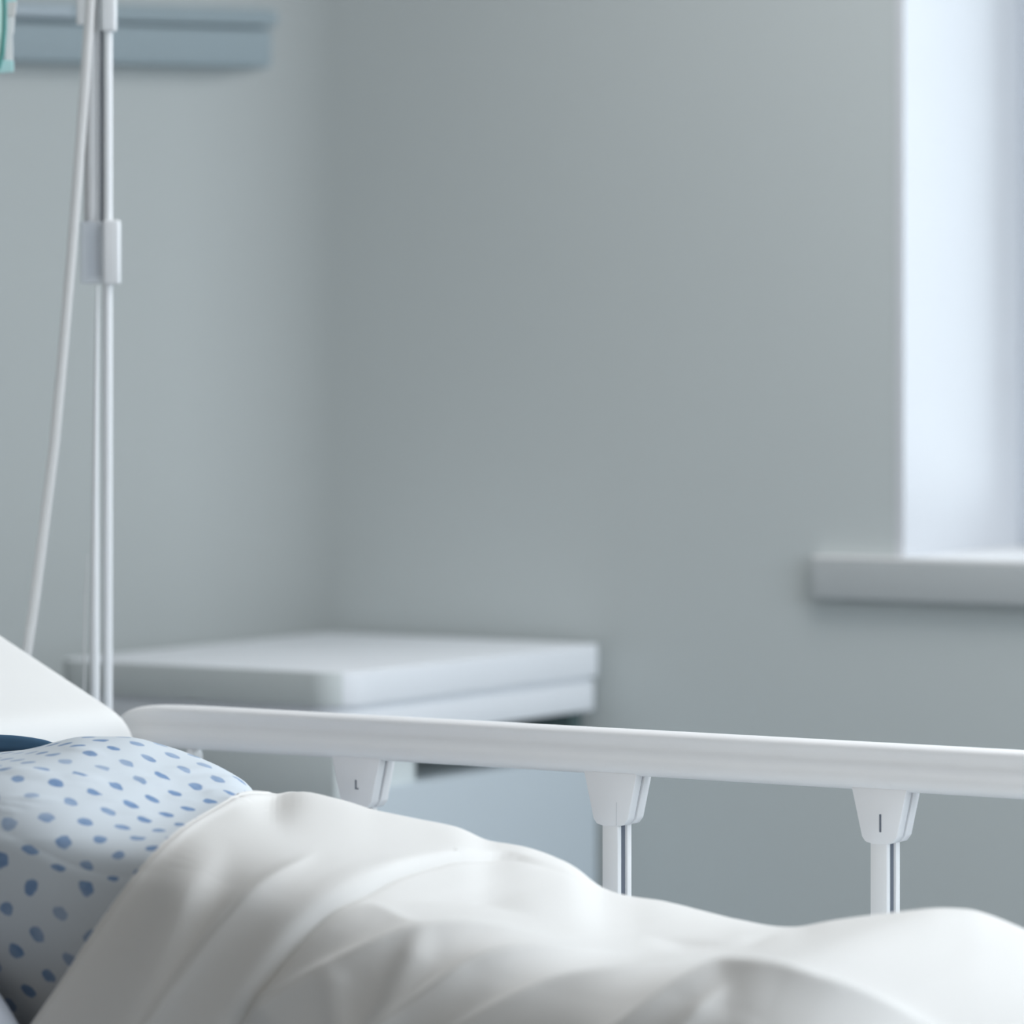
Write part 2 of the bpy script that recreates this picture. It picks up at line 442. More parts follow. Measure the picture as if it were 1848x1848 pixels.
def bracket(pxl, pxr, mark):
    tn = -0.014
    s0, s1 = s_of(pxl, tn), s_of(pxr, tn)
    w = s1 - s0; o = B(s0, 0, 0)
    zt = ZRB + 0.004; h = 0.0575
    # front shell
    prof = [(0, zt), (w, zt), (w - 0.011, zt - h * 0.86), (w - 0.016, zt - h * 0.97), (w - 0.024, zt - h)]
    prof += [(0.024, zt - h), (0.016, zt - h * 0.97), (0.012, zt - h * 0.88)]
    bm = bmesh.new(); prism(bm, prof, V, -0.014, 0.001, o, U, Z, 0.0016, 2)
    b = part('bracket', bm, M['bracket'], rail, sharp=35)
    # rear shell, a seam behind the front one
    bm = bmesh.new(); prism(bm, prof, V, 0.005, 0.020, o, U, Z, 0.0016, 2)
    part('rear_shell', bm, M['bracket'], rail, sharp=35)
    bm = bmesh.new(); prism(bm, [(a + (0.0025 if a < w / 2 else -0.0025), z + (0.0025 if z < zt else 0)) for a, z in prof], V, 0.0005, 0.0055, o, U, Z)
    part('seam', bm, M['dark'], rail, False, 'dark seam of the bracket')
    c = w * 0.53
    if mark == 'slot':
        bm = bmesh.new(); box(bm, o, U, V, c - 0.0010, c + 0.0010, -0.0146, -0.0135, zt - h * 0.78, zt - h * 0.46)
        part('slot_mark', bm, M['dark'], rail, False)
    if mark == 'faint':
        bm = bmesh.new(); box(bm, o, U, V, c + 0.006, c + 0.0066, -0.0143, -0.0135, zt - h * 0.98, zt - h * 0.55)
        part('slot_mark', bm, M['steel'], rail, False)
    if mark == 'L':
        bm = bmesh.new(); box(bm, o, U, V, c - 0.002, c - 0.0003, -0.0146, -0.0135, zt - h * 0.62, zt - h * 0.44)
        box(bm, o, U, V, c - 0.0003, c + 0.0024, -0.0146, -0.0135, zt - h * 0.62, zt - h * 0.595)
        part('letter_mark', bm, M['dark'], rail, False, 'small dark L shaped mark')
    # post: two flat bars with a dark slot
    a0, a1 = w * 0.5 - 0.011, w * 0.5 + 0.0085
    bm = bmesh.new(); box(bm, o, U, V, a0, a1, -0.012, -0.004, 0.40, zt - h + 0.006, 0.0012, 2)
    part('post', bm, M['post'], rail, sharp=35)
    bm = bmesh.new(); box(bm, o, U, V, a0 + 0.002, a1 - 0.0015, -0.0041, 0.006, 0.40, zt - h + 0.006)
    part('post_slot', bm, M['dark'], rail, False, 'dark slot between the bars of the post')
    bm = bmesh.new(); box(bm, o, U, V, a0 + 0.002, a1 + 0.0015, 0.006, 0.015, 0.40, zt - h + 0.006, 0.0012, 2)
    part('post_bar', bm, M['post'], rail, sharp=35)

bracket(598, 685, 'L'); bracket(1053, 1149, 'faint'); bracket(1536, 1636, 'slot'); bracket(2050, 2155, 'slot')
# small white end stop below the head end of the rail
bm = bmesh.new(); sc_ = s_of(338, 0)
prism(bm, [(0, 0), (0.016, 0), (0.015, 0.018), (0.011, 0.024), (0.006, 0.024)], V, -0.01, 0.01, B(sc_, 0, ZRB - 0.022), U, Z, 0.002, 2)
part('end_stop', bm, M['post'], rail)
bm = bmesh.new(); box(bm, B(sc_, 0, 0), U, V, 0.002, 0.014, -0.006, 0.006, 0.40, ZRB - 0.02, 0.001)
part('post', bm, M['post'], rail)

# mattress, with its head section raised
bm = bmesh.new()
prism(bm, [(-0.80, 0.42), (1.32, 0.42), (1.32, 0.505), (-0.02, 0.505), (-0.35, 0.508), (-0.80, 0.56)], V, -0.93, -0.07, BED0, U, Z, 0.02, 3)
mt = obj('mattress', bm, M['mattress'], sharp=50)
tag(mt, 'pale mattress on the hospital bed under the white blanket', 'mattress')

# ================================================================== BODY SHAPE shared by gown and blanket
TC = -0.50
sg = np.linspace(-0.62, 1.30, 220)

def Wn(s):   return interp(s, [(-0.7, 0.22), (0.0, 0.235), (0.3, 0.25), (0.5, 0.265), (0.7, 0.29), (0.9, 0.37), (1.3, 0.37)])   # near half width
def Wf(s):   return interp(s, [(-0.7, 0.18), (-0.1, 0.19), (0.2, 0.22), (0.5, 0.27), (1.3, 0.28)])                 # far half width
def En(s):   return interp(s, [(-0.7, 0.27), (0.1, 0.28), (0.3, 0.32), (0.5, 0.38), (0.7, 0.46), (0.8, 0.64), (0.92, 1.0), (1.0, 1.05), (1.3, 1.0)])
def Zb(s):   return interp(s, [(-0.7, 0.512), (-0.2, 0.512), (0.0, 0.512), (1.3, 0.512)])

SIL = [(-400, 1378), (0, 1360), (232, 1338), (478, 1445), (750, 1500), (1090, 1612), (1425, 1680), (1700, 1672), (1848, 1705), (2200, 1800)]

def base(s, ph, H, off=0.0):
    """s, ph same shape arrays. ph 0 = far foot of the section, pi = near foot"""
    c, si = np.cos(ph), np.sin(ph)
    e = En(s)
    far = c > 0
    ee = np.where(far, 0.62, e)
    t = TC + np.where(far, Wf(s), Wn(s)) * np.sign(c) * np.abs(c) ** ee
    # the crest leans: near shoulder slightly lower than the crest
    z = Zb(s) + H * np.abs(si) ** np.where(far, 0.62, e)
    tilt = interp(s, [(-0.7, 0.10), (-0.05, 0.08), (0.1, 0.03), (0.3, 0.01), (0.5, 0.015), (0.7, 0.02), (0.88, 0.10), (1.3, 0.08)])
    z = z - tilt * (TC + Wf(s) - t) * np.clip(np.abs(si) * 1.5, 0, 1)
    return Bn(s, t, z)

phs = np.linspace(0.02, math.pi - 0.02, 240)
S2, P2 = np.meshgrid(sg, phs, indexing='ij')
H = np.full_like(sg, 0.25)
for it in range(40):
    P = base(S2, P2, H[:, None])
    px, py = proj(P)
    k = py.argmin(1); ii = np.arange(len(sg))
    err = (py[ii, k] - interp(px[ii, k], SIL)) / F * P[ii, k, 1]
    H = H + 0.7 * err
    H = np.clip(H, 0.05, 0.5)
    Hs = np.convolve(np.pad(H, 2, 'edge'), np.ones(5) / 5, 'valid')
    H = 0.8 * H + 0.2 * Hs
Hf = lambda s: np.interp(s, sg, H)

# even spacing along the section: q in 0..1 -> section angle
_TS = np.linspace(-0.65, 1.32, 120); _TQ = np.linspace(0, 1, 801)
_ph = np.concatenate([np.linspace(0.03, math.pi - 0.02, 5600), math.pi - np.geomspace(0.0199, 1e-6, 900)])
_TAB = []
for _s in _TS:
    _P = base(np.full_like(_ph, _s), _ph, Hf(_s))
    _l = np.concatenate([[0], np.cumsum(np.linalg.norm(np.diff(_P, axis=0), axis=1))])
    _TAB.append(np.interp(_TQ, _l / _l[-1], _ph))
_TAB = np.array(_TAB)
def phi_of(s, q):
    a = np.clip((s - _TS[0]) / (_TS[1] - _TS[0]), 0, len(_TS) - 1.001); b = np.clip(q, 0, 1) * (len(_TQ) - 1.001)
    i = a.astype(int); j = b.astype(int); fa = a - i; fb = b - j
    return (_TAB[i, j] * (1 - fa) * (1 - fb) + _TAB[i + 1, j] * fa * (1 - fb) + _TAB[i, j + 1] * (1 - fa) * fb + _TAB[i + 1, j + 1] * fa * fb)

def normals(P):
    du = np.gradient(P, axis=0); dv = np.gradient(P, axis=1)
    n = np.cross(du, dv); n /= np.linalg.norm(n, axis=-1, keepdims=True) + 1e-12
    if n[n.shape[0] // 2, n.shape[1] // 2, 2] < 0: n = -n
    return n

def seg_dist(px, py, pts):
    """signed distance (positive = upper / right of the travelled line on its upper side) and arc fraction"""
    best = np.full(px.shape, 1e9); sgn = np.zeros(px.shape); frac = np.zeros(px.shape)
    pts = np.array(pts, float)
    # densify
    tt = np.linspace(0, len(pts) - 1, (len(pts) - 1) * 6 + 1)
    xx = interp(tt, list(enumerate(pts[:, 0]))); yy = interp(tt, list(enumerate(pts[:, 1])))
    L = np.hypot(np.diff(xx), np.diff(yy)); cum = np.concatenate([[0], np.cumsum(L)])
    for i in range(len(xx) - 1):
        dx, dy = xx[i + 1] - xx[i], yy[i + 1] - yy[i]
        l2 = dx * dx + dy * dy + 1e-9
        u = np.clip(((px - xx[i]) * dx + (py - yy[i]) * dy) / l2, 0, 1)
        qx, qy = px - xx[i] - u * dx, py - yy[i] - u * dy
        d = np.hypot(qx, qy)
        m = d < best
        best = np.where(m, d, best)
        cr = dx * (py - yy[i]) - dy * (px - xx[i])
        sgn = np.where(m, np.where(cr < 0, 1.0, -1.0), sgn)      # negative cross = above when travelling left->right
        frac = np.where(m, (cum[i] + u * L[i]) / cum[-1], frac)
    return best * sgn, frac

def fold(px, py, pts, A, wu, wl, f0=0.15, f1=0.15, sharp=False, fc=1.0):
    d, fr = seg_dist(px, py, pts)
    w = np.where(d > 0, wu * fc ** 0.5, wl * fc)          # widths are lengths on the cloth, seen foreshortened
    ep = 4.0 * fc
    g = np.exp(-1.25 * (np.sqrt(d * d + ep * ep) - ep) / w) if sharp else np.exp(-(d / w) ** 2)
    e = np.ones_like(fr)
    if f0 > 0: e *= np.clip(fr / f0, 0, 1)
    if f1 > 0: e *= np.clip((1 - fr) / f1, 0, 1)
    e = e * e * (3 - 2 * e)
    return A * g * e

# ------------------------------------------------------------------ PERSON
person = empty('person', B(-0.2, TC, 0.55), 'person lying on the bed in a white gown with blue dots, covered to the waist', 'person')

ns, npz = 260, 300
s1 = np.linspace(-0.535, 0.16, ns)
S2, Q2 = np.meshgrid(s1, np.linspace(0.0, 1.0, npz), indexing='ij')
P2 = phi_of(S2, Q2)
P = base(S2, P2, Hf(s1)[:, None])
N_ = normals(P)
px, py = proj(P)
d = np.zeros_like(px)
# the side of the chest tucks under towards the mattress
tuck = np.clip((py - 1520) / 330, 0, 1.3) * (P2 > math.pi / 2)
# long shallow wrinkles running along the chest
rng = np.random.RandomState(7)
for i in range(26):
    x0 = rng.uniform(-60, 380); y0 = rng.uniform(1352, 1480); ln = rng.uniform(60, 170)
    sl_ = rng.uniform(0.02, 0.16)
    d += fold(px, py, [(x0, y0), (x0 + ln * .5, y0 + ln * sl_ * .4), (x0 + ln, y0 + ln * sl_)], 0.0016, 7, 3.0, .4, .4)
P = P + N_ * d[..., None] + (0.115 * tuck ** 1.15)[..., None] * np.array(V)
P[..., 2] -= 0.06 * np.clip((P2 - 2.6) / 0.5, 0, 1)
tp = np.clip((-0.455 - S2) / 0.08, 0, 1) ** 1.6                 # gathers in towards the neck
cax = Bn(S2, np.full_like(S2, TC), np.full_like(S2, 0.715))
P = P + (cax - P) * (0.66 * tp)[..., None]
arc = np.concatenate([np.zeros((ns, 1)), np.cumsum(np.linalg.norm(np.diff(P, axis=1), axis=-1), 1)], 1)
alen = arc[ns // 2]
up_ = np.clip(N_[ns // 2, :, 2], 0, 1) ** 2
wgt = 1 + 0.15 * (up_[1:] + up_[:-1]) / 2
alen = np.concatenate([[0], np.cumsum(np.diff(alen) * wgt)])
alen = alen - alen[-1]
uvs = np.stack([S2 + 0.012, np.broadcast_to(alen[None], S2.shape) + 0.006], -1)
gown = grid_mesh('gown', P, uvs); GP = P.copy(); GP2 = P2; GS2 = S2
finish(gown, 'gown', M['gown'])
rel(gown, person)
sol = gown.modifiers.new('thick', 'SOLIDIFY'); sol.thickness = 0.003; sol.offset = -1

# dark blue collar roll showing over the neckline
bm = bmesh.new()
pts = []; rr = []
for i in range(15):
    f = i / 14
    pxx = -190 + 292 * f
    yy_ = 1346 - 3 * math.sin(f * math.pi) + 3 * (f - .6)
    tt_ = -0.425
    ss_ = s_of(pxx, tt_); Y = 4.9 - ss_ * SA + tt_ * CA
    pts.append(B(ss_, tt_, EYE - (yy_ - HZ) / F * Y)); rr.append(0.0012 + 0.0092 * max(0, 1 - ((f - 0.62) / 0.39) ** 2) ** 0.6 if f > 0.62 else 0.0105)
tube(bm, pts, rr, 20)
part('collar', bm, M['collar'], person, label='dark blue cloth at the neckline')

# body (mostly hidden): one continuous skin surface
def body_mesh():
    J = {}
    J['pelvis'] = (B(0.10, TC, 0.625), 0.085)
    J['belly'] = (B(-0.05, TC, 0.645), 0.085)
    J['chest'] = (B(-0.22, TC, 0.675), 0.095)
    J['upper'] = (B(-0.36, TC, 0.70), 0.085)
    J['neck'] = (B(-0.485, TC, 0.745), 0.050)
    J['chin'] = (B(-0.555, TC, 0.795), 0.052)
    J['head'] = (B(-0.635, TC, 0.815), 0.078)
    J['crown'] = (B(-0.705, TC, 0.820), 0.066)
    fdir = (Z * 0.93 + U * 0.36).normalized()
    J['nose'] = (Vector(J['head'][0]) + fdir * 0.094 + U * 0.008, 0.010)
    J['earn'] = (Vector(J['head'][0]) - V * 0.086 - Z * 0.012, 0.013)
    J['earf'] = (Vector(J['head'][0]) + V * 0.086 - Z * 0.012, 0.013)
    E = [('pelvis', 'belly'), ('belly', 'chest'), ('chest', 'upper'), ('upper', 'neck'), ('neck', 'chin'), ('chin', 'head'), ('head', 'crown'), ('head', 'nose'), ('head', 'earn'), ('head', 'earf')]
    for sd, q in (('n', -1), ('f', 1)):
        J['sh' + sd] = (B(-0.385, TC + q * 0.145, 0.685), 0.050)
        J['el' + sd] = (B(-0.12, TC + q * 0.215, 0.60) if q > 0 else B(-0.30, TC - 0.29, 0.505), 0.032)
        J['wr' + sd] = (B(0.10, TC + q * 0.19, 0.60 if q > 0 else 0.545), 0.024)
        J['hip' + sd] = (B(0.16, TC + q * 0.085, 0.615), 0.072)
        J['kn' + sd] = (B(0.52, TC + q * 0.10, 0.60), 0.048)
        J['an' + sd] = (B(0.90, TC + q * 0.10, 0.575), 0.030)
        J['to' + sd] = (B(0.94, TC + q * 0.11, 0.62), 0.026)
        E += [('upper', 'sh' + sd), ('sh' + sd, 'el' + sd), ('el' + sd, 'wr' + sd), ('pelvis', 'hip' + sd), ('hip' + sd, 'kn' + sd), ('kn' + sd, 'an' + sd), ('an' + sd, 'to' + sd)]
        for k in range(5):
            o = (k - 2) * 0.012
            base_ = (B(0.145, TC + q * (0.19 + o * .6), 0.600 if q > 0 else 0.545), 0.012)
            tip = (B(0.205 - abs(k - 1.8) * 0.010 if k else 0.172, TC + q * (0.19 + o * (1.9 if k == 0 else 1.15)), 0.588 if q > 0 else 0.533), 0.0065)
            J['k%d%s' % (k, sd)] = base_; J['t%d%s' % (k, sd)] = tip
            E += [('wr' + sd, 'k%d%s' % (k, sd)), ('k%d%s' % (k, sd), 't%d%s' % (k, sd))]
    names = list(J); me = bpy.data.meshes.new('body')
    me.from_pydata([tuple(J[n][0]) for n in names], [(names.index(a), names.index(b)) for a, b in E], [])
    o = bpy.data.objects.new('body', me); COL.objects.link(o)
    sk = o.modifiers.new('skin', 'SKIN')
    for i, n in enumerate(names):
        r = J[n][1]; me.skin_vertices[0].data[i].radius = (r, r)
        me.skin_vertices[0].data[i].use_root = (n == 'pelvis')
    ss = o.modifiers.new('sub', 'SUBSURF'); ss.levels = 2; ss.render_levels = 2
    dg = bpy.context.evaluated_depsgraph_get(); dg.update()
    m2 = bpy.data.meshes.new_from_object(o.evaluated_get(dg))
    o.modifiers.clear(); o.data = m2
    return o
body = body_mesh(); finish(body, 'body', M['skin']); rel(body, person)

def blob(c, ax, e1, e2, e3, nu=28, nv=20, clip=None):
    th = np.linspace(0, 2 * math.pi, nu + 1); ph = np.linspace(0, math.pi, nv + 1)
    T, Pm = np.meshgrid(th, ph, indexing='ij')
    c = np.array(c)
    return c + (np.sin(Pm) * np.cos(T))[..., None] * np.array(e1) * ax[0] + (np.sin(Pm) * np.sin(T))[..., None] * np.array(e2) * ax[1] + np.cos(Pm)[..., None] * np.array(e3) * ax[2]
ha = (-U * 0.86 + Z * 0.5).normalized(); hu = (Z * 0.86 + U * 0.5).normalized()
hair = grid_mesh('hair', blob(B(-0.692, TC, 0.808), (0.090, 0.090, 0.074), hu, V, ha))
finish(hair, 'hair', M['hair']); rel(hair, person)
# near sleeve: pale cloth over the upper arm, only its upper edge reaches the frame
bm = bmesh.new()
def onT(pxx, pyy, t):
    s = s_of(pxx, t); Y = 4.9 - s * SA + t * CA
    return B(s, t, EYE - (pyy - HZ) / F * Y)
tube(bm, [onT(-330, 1640, -0.70), onT(-240, 1700, -0.73), onT(-140, 1770, -0.76), onT(-62, 1850, -0.78), onT(-20, 1925, -0.79), onT(10, 1990, -0.79)], [0.050, 0.053, 0.050, 0.046, 0.043, 0.042], 28, False)
sv = part('sleeve', bm, M['sleeve'], person, label='pale sleeve of the near arm')
sm = sv.modifiers.new('sub', 'SUBSURF'); sm.levels = 1; sm.render_levels = 2
sv.modifiers.new('thick', 'SOLIDIFY').thickness = 0.002

# ------------------------------------------------------------------ BLANKET
HEM = [(1300, 560), (1405, 520), (1438, 476), (1460, 430), (1482, 392), (1510, 345), (1545, 305), (1580, 272), (1620, 238), (1660, 205), (1710, 168), (1760, 134), (1848, 72), (1950, 10), (2100, -60)]
nb, npb = 680, 560
q2 = np.linspace(0.02, 1.0, npb)
lo = np.full(npb, -0.5); hi = np.full(npb, 0.6)
for it in range(40):
    mid = (lo + hi) / 2
    Pm = base(mid, phi_of(mid, q2), Hf(mid)); mx, my = proj(Pm)
    hx = interp(my, HEM)
    left = mx < hx
    lo = np.where(left, mid, lo); hi = np.where(left, hi, mid)
st = (lo + hi) / 2
ph2 = phi_of(st, q2); kt = int(np.argmin(np.abs(ph2 - 1.35)))
st = np.where(np.arange(npb) < kt, st[kt], st)
st = np.convolve(np.pad(st, 4, 'edge'), np.ones(9) / 9, 'valid')
a = np.linspace(0, 1, nb)[:, None]
SS = st[None] * (1 - a) + 1.27 * a
PP = phi_of(SS, np.broadcast_to(q2[None], SS.shape))
P = base(SS, PP, Hf(SS))
N_ = normals(P)
px, py = proj(P)
near = (PP > 1.30)
D = 0.012 + np.zeros_like(px)
fl = []
view = (P - np.array([0, 0, EYE])); view /= np.linalg.norm(view, axis=-1, keepdims=True)
FC = np.clip(np.abs((N_ * view).sum(-1)) * 1.15, 0.22, 1.0)
kk = np.exp(-(np.arange(-60, 61) / 34.0) ** 2); kk /= kk.sum()
FC = np.array([np.convolve(np.pad(r, 60, 'edge'), kk, 'valid') for r in FC])
FC = np.array([np.convolve(np.pad(r, 60, 'edge'), kk, 'valid') for r in FC.T]).T
FOLD = 1.3
def addf(pts, A, wu, wl, f0=.15, f1=.15, sharp=True):
    global D
    D = D + fold(px, py, pts, A, wu, wl, f0, f1, sharp, FC)
addf([(410, 1540), (382, 1590), (358, 1670), (320, 1750), (262, 1848), (215, 1930)], 0.015, 36, 80, .3, 0, False)
addf([(575, 1560), (495, 1628), (435, 1685), (372, 1760), (310, 1848), (270, 1915)], 0.014, 60, 26, .3, 0)
addf([(420, 1930), (440, 1848), (480, 1783), (530, 1716), (590, 1656), (660, 1613), (760, 1575), (880, 1552), (970, 1580), (1090, 1622)], 0.012, 80, 14, .0, .75)
addf([(424, 1932), (445, 1850), (486, 1787), (537, 1721), (597, 1661), (666, 1619), (764, 1582), (880, 1560), (972, 1588), (1090, 1630)], -0.012, 11, 13, .0, .75)
addf([(460, 1846), (520, 1799), (640, 1746), (760, 1711), (850, 1704), (980, 1713), (1100, 1721)], 0.013, 22, 64, .1, .5)
addf([(640, 1745), (630, 1790), (640, 1860)], 0.004, 26, 26, .3, 0, False)
addf([(790, 1705), (748, 1775), (718, 1860)], 0.005, 28, 28, .3, 0, False)
addf([(560, 1672), (660, 1652), (760, 1690), (860, 1690)], 0.003, 20, 40, .3, .5)
addf([(640, 1903), (700, 1864), (800, 1804), (880, 1764), (940, 1752), (1050, 1740), (1180, 1730)], 0.014, 24, 66, .0, .5)
addf([(780, 1906), (850, 1866), (940, 1828), (1020, 1801), (1100, 1784), (1200, 1760), (1330, 1738)], 0.012, 18, 50, .0, .5)
addf([(1000, 1955), (1105, 1896), (1180, 1856), (1260, 1810), (1330, 1784), (1395, 1790), (1480, 1822), (1600, 1862), (1740, 1910)], 0.020, 34, 75, .0, .35)
addf([(1200, 1935), (1240, 1890), (1290, 1842), (1345, 1800)], 0.007, 12, 24, 0, .4)
addf([(560, 1662), (700, 1634), (850, 1640), (980, 1672)], -0.004, 40, 34, .3, .3, False)
addf([(1430, 1690), (1300, 1715), (1150, 1700)], -0.003, 40, 30, .3, .3, False)
# turned hem along the head edge
hemd = (SS - st[None])
D = D + 0.004 * np.exp(-(hemd / 0.012) ** 2) - 0.004 * np.exp(-((hemd - 0.004) / 0.004) ** 2)
NS_ = N_.copy()
for c_ in range(3):
    A_1 = np.array([np.convolve(np.pad(r, 60, 'edge'), kk, 'valid') for r in NS_[..., c_]])
    NS_[..., c_] = A_1
NS_ /= np.linalg.norm(NS_, axis=-1, keepdims=True)
P = P + NS_ * (0.012 + (D - 0.012) * FOLD)[..., None]
# settle both cloths so that their outline follows the lying figure
SILF = [(-400, 1378), (-100, 1366), (0, 1362), (45, 1357), (100, 1343), (150, 1334), (232, 1335), (300, 1350), (370, 1375), (430, 1405), (476, 1437), (510, 1435), (550, 1436), (620, 1450), (675, 1467),
        (750, 1483), (830, 1500), (880, 1522), (950, 1535), (1030, 1565), (1090, 1608), (1130, 1622), (1200, 1633), (1270, 1650), (1330, 1665), (1425, 1680), (1500, 1668),
        (1600, 1655), (1700, 1646), (1750, 1648), (1800, 1662), (1848, 1682), (1950, 1730), (2200, 1780)]
edges = np.arange(-300, 2101, 12.0); cen = (edges[:-1] + edges[1:]) / 2
def outline(P):
    x, y = proj(P); x = x.ravel(); y = y.ravel()
    o = np.full(len(cen), 1e9); k = np.digitize(x, edges) - 1
    ok = (k >= 0) & (k < len(cen)); np.minimum.at(o, k[ok], y[ok]); return o
ZBg, ZBb = Zb(GS2), Zb(SS)
for it in range(6):
    og, ob = outline(GP), outline(P)
    o = np.where(cen < 470, og, ob); ok = (o < 1e8) & ~((cen > 445) & (cen < 497))
    err = np.interp(cen, cen[ok], (o - interp(cen, SILF))[ok])
    kw = np.exp(-(np.arange(-9, 10) / 2.0) ** 2); kw /= kw.sum()
    err = np.convolve(np.pad(err, 9, 'edge'), kw, 'valid')
    k2 = np.exp(-(np.arange(-30, 31) / 13.0) ** 2); k2 /= k2.sum()
    err2 = np.convolve(np.pad(err, 30, 'edge'), k2, 'valid')
    for Q, zb in ((GP, ZBg), (P, ZBb)):
        x, y = proj(Q)
        tq = Q[..., 0] * SA + (Q[..., 1] - 4.9) * CA
        q = np.clip((tq - (TC - 0.16)) / 0.24, 0, 1); q = q * q * (3 - 2 * q)
        dz = (np.interp(x, cen, err) * q + np.interp(x, cen, err2) * (1 - q)) * Q[..., 1] / F
        Q[..., 2] += 0.8 * dz * np.clip((Q[..., 2] - zb) / 0.12, 0, 1)
gl = Vector(person.location)
gown.data.vertices.foreach_set('co', (GP.reshape(-1, 3) - np.array(gl)).astype(np.float32).ravel()); gown.data.update()
blanket = grid_mesh('blanket', P)
finish(blanket, 'blanket', M['blanket'])
sol = blanket.modifiers.new('thick', 'SOLIDIFY'); sol.thickness = 0.004; sol.offset = -1
tag(blanket, 'white creased blanket covering the legs and waist of the person on the bed', 'blanket')

# ------------------------------------------------------------------ PILLOW (leaning on the raised head section)
inc = math.radians(26.5)
A_ = (-U * math.cos(inc) + Z * math.sin(inc)).normalized()   # up the slope
Nn = (U * math.sin(inc) + Z * math.cos(inc)).normalized()
na, nbp = 80, 60
LA, LB, TH = 0.42, 0.40, 0.060
aa = np.sin(np.linspace(-1, 1, na) * math.pi / 2); bb = np.sin(np.linspace(-1, 1, nbp) * math.pi / 2)
A2, B2 = np.meshgrid(aa, bb, indexing='ij')
prof2 = np.clip(1 - np.abs(A2) ** 30, 0, 1) ** 0.45 * np.clip(1 - np.abs(B2) ** 12, 0, 1) ** 0.45
pc = onT(243, 1300, -0.055) - V * 0.19
origin = np.array(pc) + np.array(A_) * (LA / 2) - np.array(Nn) * 0.050 + np.array(V) * 0.0
def psheet(sign):
    th = prof2 * TH * sign * (0.97 + 0.03 * np.cos(B2 * 2.2))
    bul = np.where(A2 < 0, -0.016 * (1 - prof2 ** 2), 0.0) * (np.abs(B2) < 2)
    return origin + bul[..., None] * np.array(A_) + A2[..., None] * np.array(A_) * LA / 2 + B2[..., None] * np.array(V) * LB / 2 * (0.97 + 0.03 * np.abs(A2[..., None])) + th[..., None] * np.array(Nn)
bm = bmesh.new()
top = psheet(1); bot = psheet(-1)
vt = [[bm.verts.new(top[i, j]) for j in range(nbp)] for i in range(na)]
vb = [[vt[i][j] if i in (0, na - 1) or j in (0, nbp - 1) else bm.verts.new(bot[i, j]) for j in range(nbp)] for i in range(na)]
for i in range(na - 1):
    for j in range(nbp - 1):
        bm.faces.new((vt[i][j], vt[i + 1][j], vt[i + 1][j + 1], vt[i][j + 1]))
        q = (vb[i][j], vb[i][j + 1], vb[i + 1][j + 1], vb[i + 1][j])
        if len(set(q)) == 4:
            try: bm.faces.new(q)
            except ValueError: pass
pil = obj('pillow', bm, M['pillow'], sharp=80)
tag(pil, 'white pillow leaning on the raised head of the bed behind the person', 'pillow')

# ================================================================== DRIP STAND
PD = 5.36
mm = PD / F
ivp = at(193, 600, PD); ivp.z = 0
iv = empty('drip_stand', ivp, 'white drip stand with a clear sliding clamp, standing behind the pillow', 'drip stand')
def vbar(name, px0, px1, py0, py1, d, material, parent=iv, round_=True, label=None, thick=None):
    bm = bmesh.new()
    a, b = at(px0, py0, d), at(px1, py1, d)
    if round_:
        c = (a.x + b.x) / 2; r = (b.x - a.x) / 2
        tube(bm, [Vector((c, d, a.z)), Vector((c, d, b.z))], r, 24)
    else:
        th = thick or (b.x - a.x)
        box(bm, Vector((0, 0, 0)), Vector((1, 0, 0)), Vector((0, 1, 0)), a.x, b.x, d - th / 2, d + th / 2, b.z, a.z, min(0.003, th * 0.2), 3)
    return part(name, bm, material, parent, label=label, sharp=50)
def y_of(z, d): return HZ + (EYE - z) * F / d
vbar('pole', 186, 203, y_of(2.02, PD), y_of(0.12, PD), PD, M['pole'])
vbar('inner_pole', 152, 181, y_of(1.95, PD), 402, PD + 0.012, M['greypole'], label='grey telescopic tube')
vbar('pole_gap', 180, 187, y_of(1.92, PD), 402, PD + 0.006, M['dark'], label='dark gap between the tubes')
vbar('height_collar', 183, 210, -160, 57, PD - 0.002, M['pole'], round_=False, thick=0.024)
vbar('collar_knob', 138, 155, -100, 45, PD + 0.004, M['greypole'], round_=False, label='grey knob of the height collar')
cl = vbar('sliding_clamp', 187, 217, 397, 513, PD - 0.002, M['pole'], round_=False, thick=0.024)
vbar('clamp_sleeve', 146, 188, 399, 512, PD + 0.004, M['clear'], parent=cl, round_=False, thick=0.020, label='frosted clear plastic sleeve')
vbar('clamp_core', 158, 181, 404, 500, PD + 0.004, M['core'], parent=cl, round_=False, thick=0.008, label='blue-grey core in the clear sleeve')
# top hooks and five-arm base
bm = bmesh.new()
top_ = Vector((ivp.x, PD, 2.02))
tube(bm, [top_, top_ + Vector((-0.05, -0.01, 0.03)), top_ + Vector((-0.13, -0.03, 0.03)), top_ + Vector((-0.165, -0.04, 0.0)), top_ + Vector((-0.185, -0.042, 0.0)), top_ + Vector((-0.195, -0.042, 0.025))], 0.004, 10)
part('hook', bm, M['pole'], iv)
bm = bmesh.new()
tube(bm, [top_, top_ + Vector((0.05, 0.01, 0.03)), top_ + Vector((0.12, 0.03, 0.03)), top_ + Vector((0.15, 0.04, 0.0)), top_ + Vector((0.17, 0.042, 0.02))], 0.004, 10)
part('hook', bm, M['pole'], iv)
bm = bmesh.new(); tube(bm, [ivp + Z * 0.08, ivp + Z * 0.16], 0.03, 20)
hub = part('base_hub', bm, M['pole'], iv)
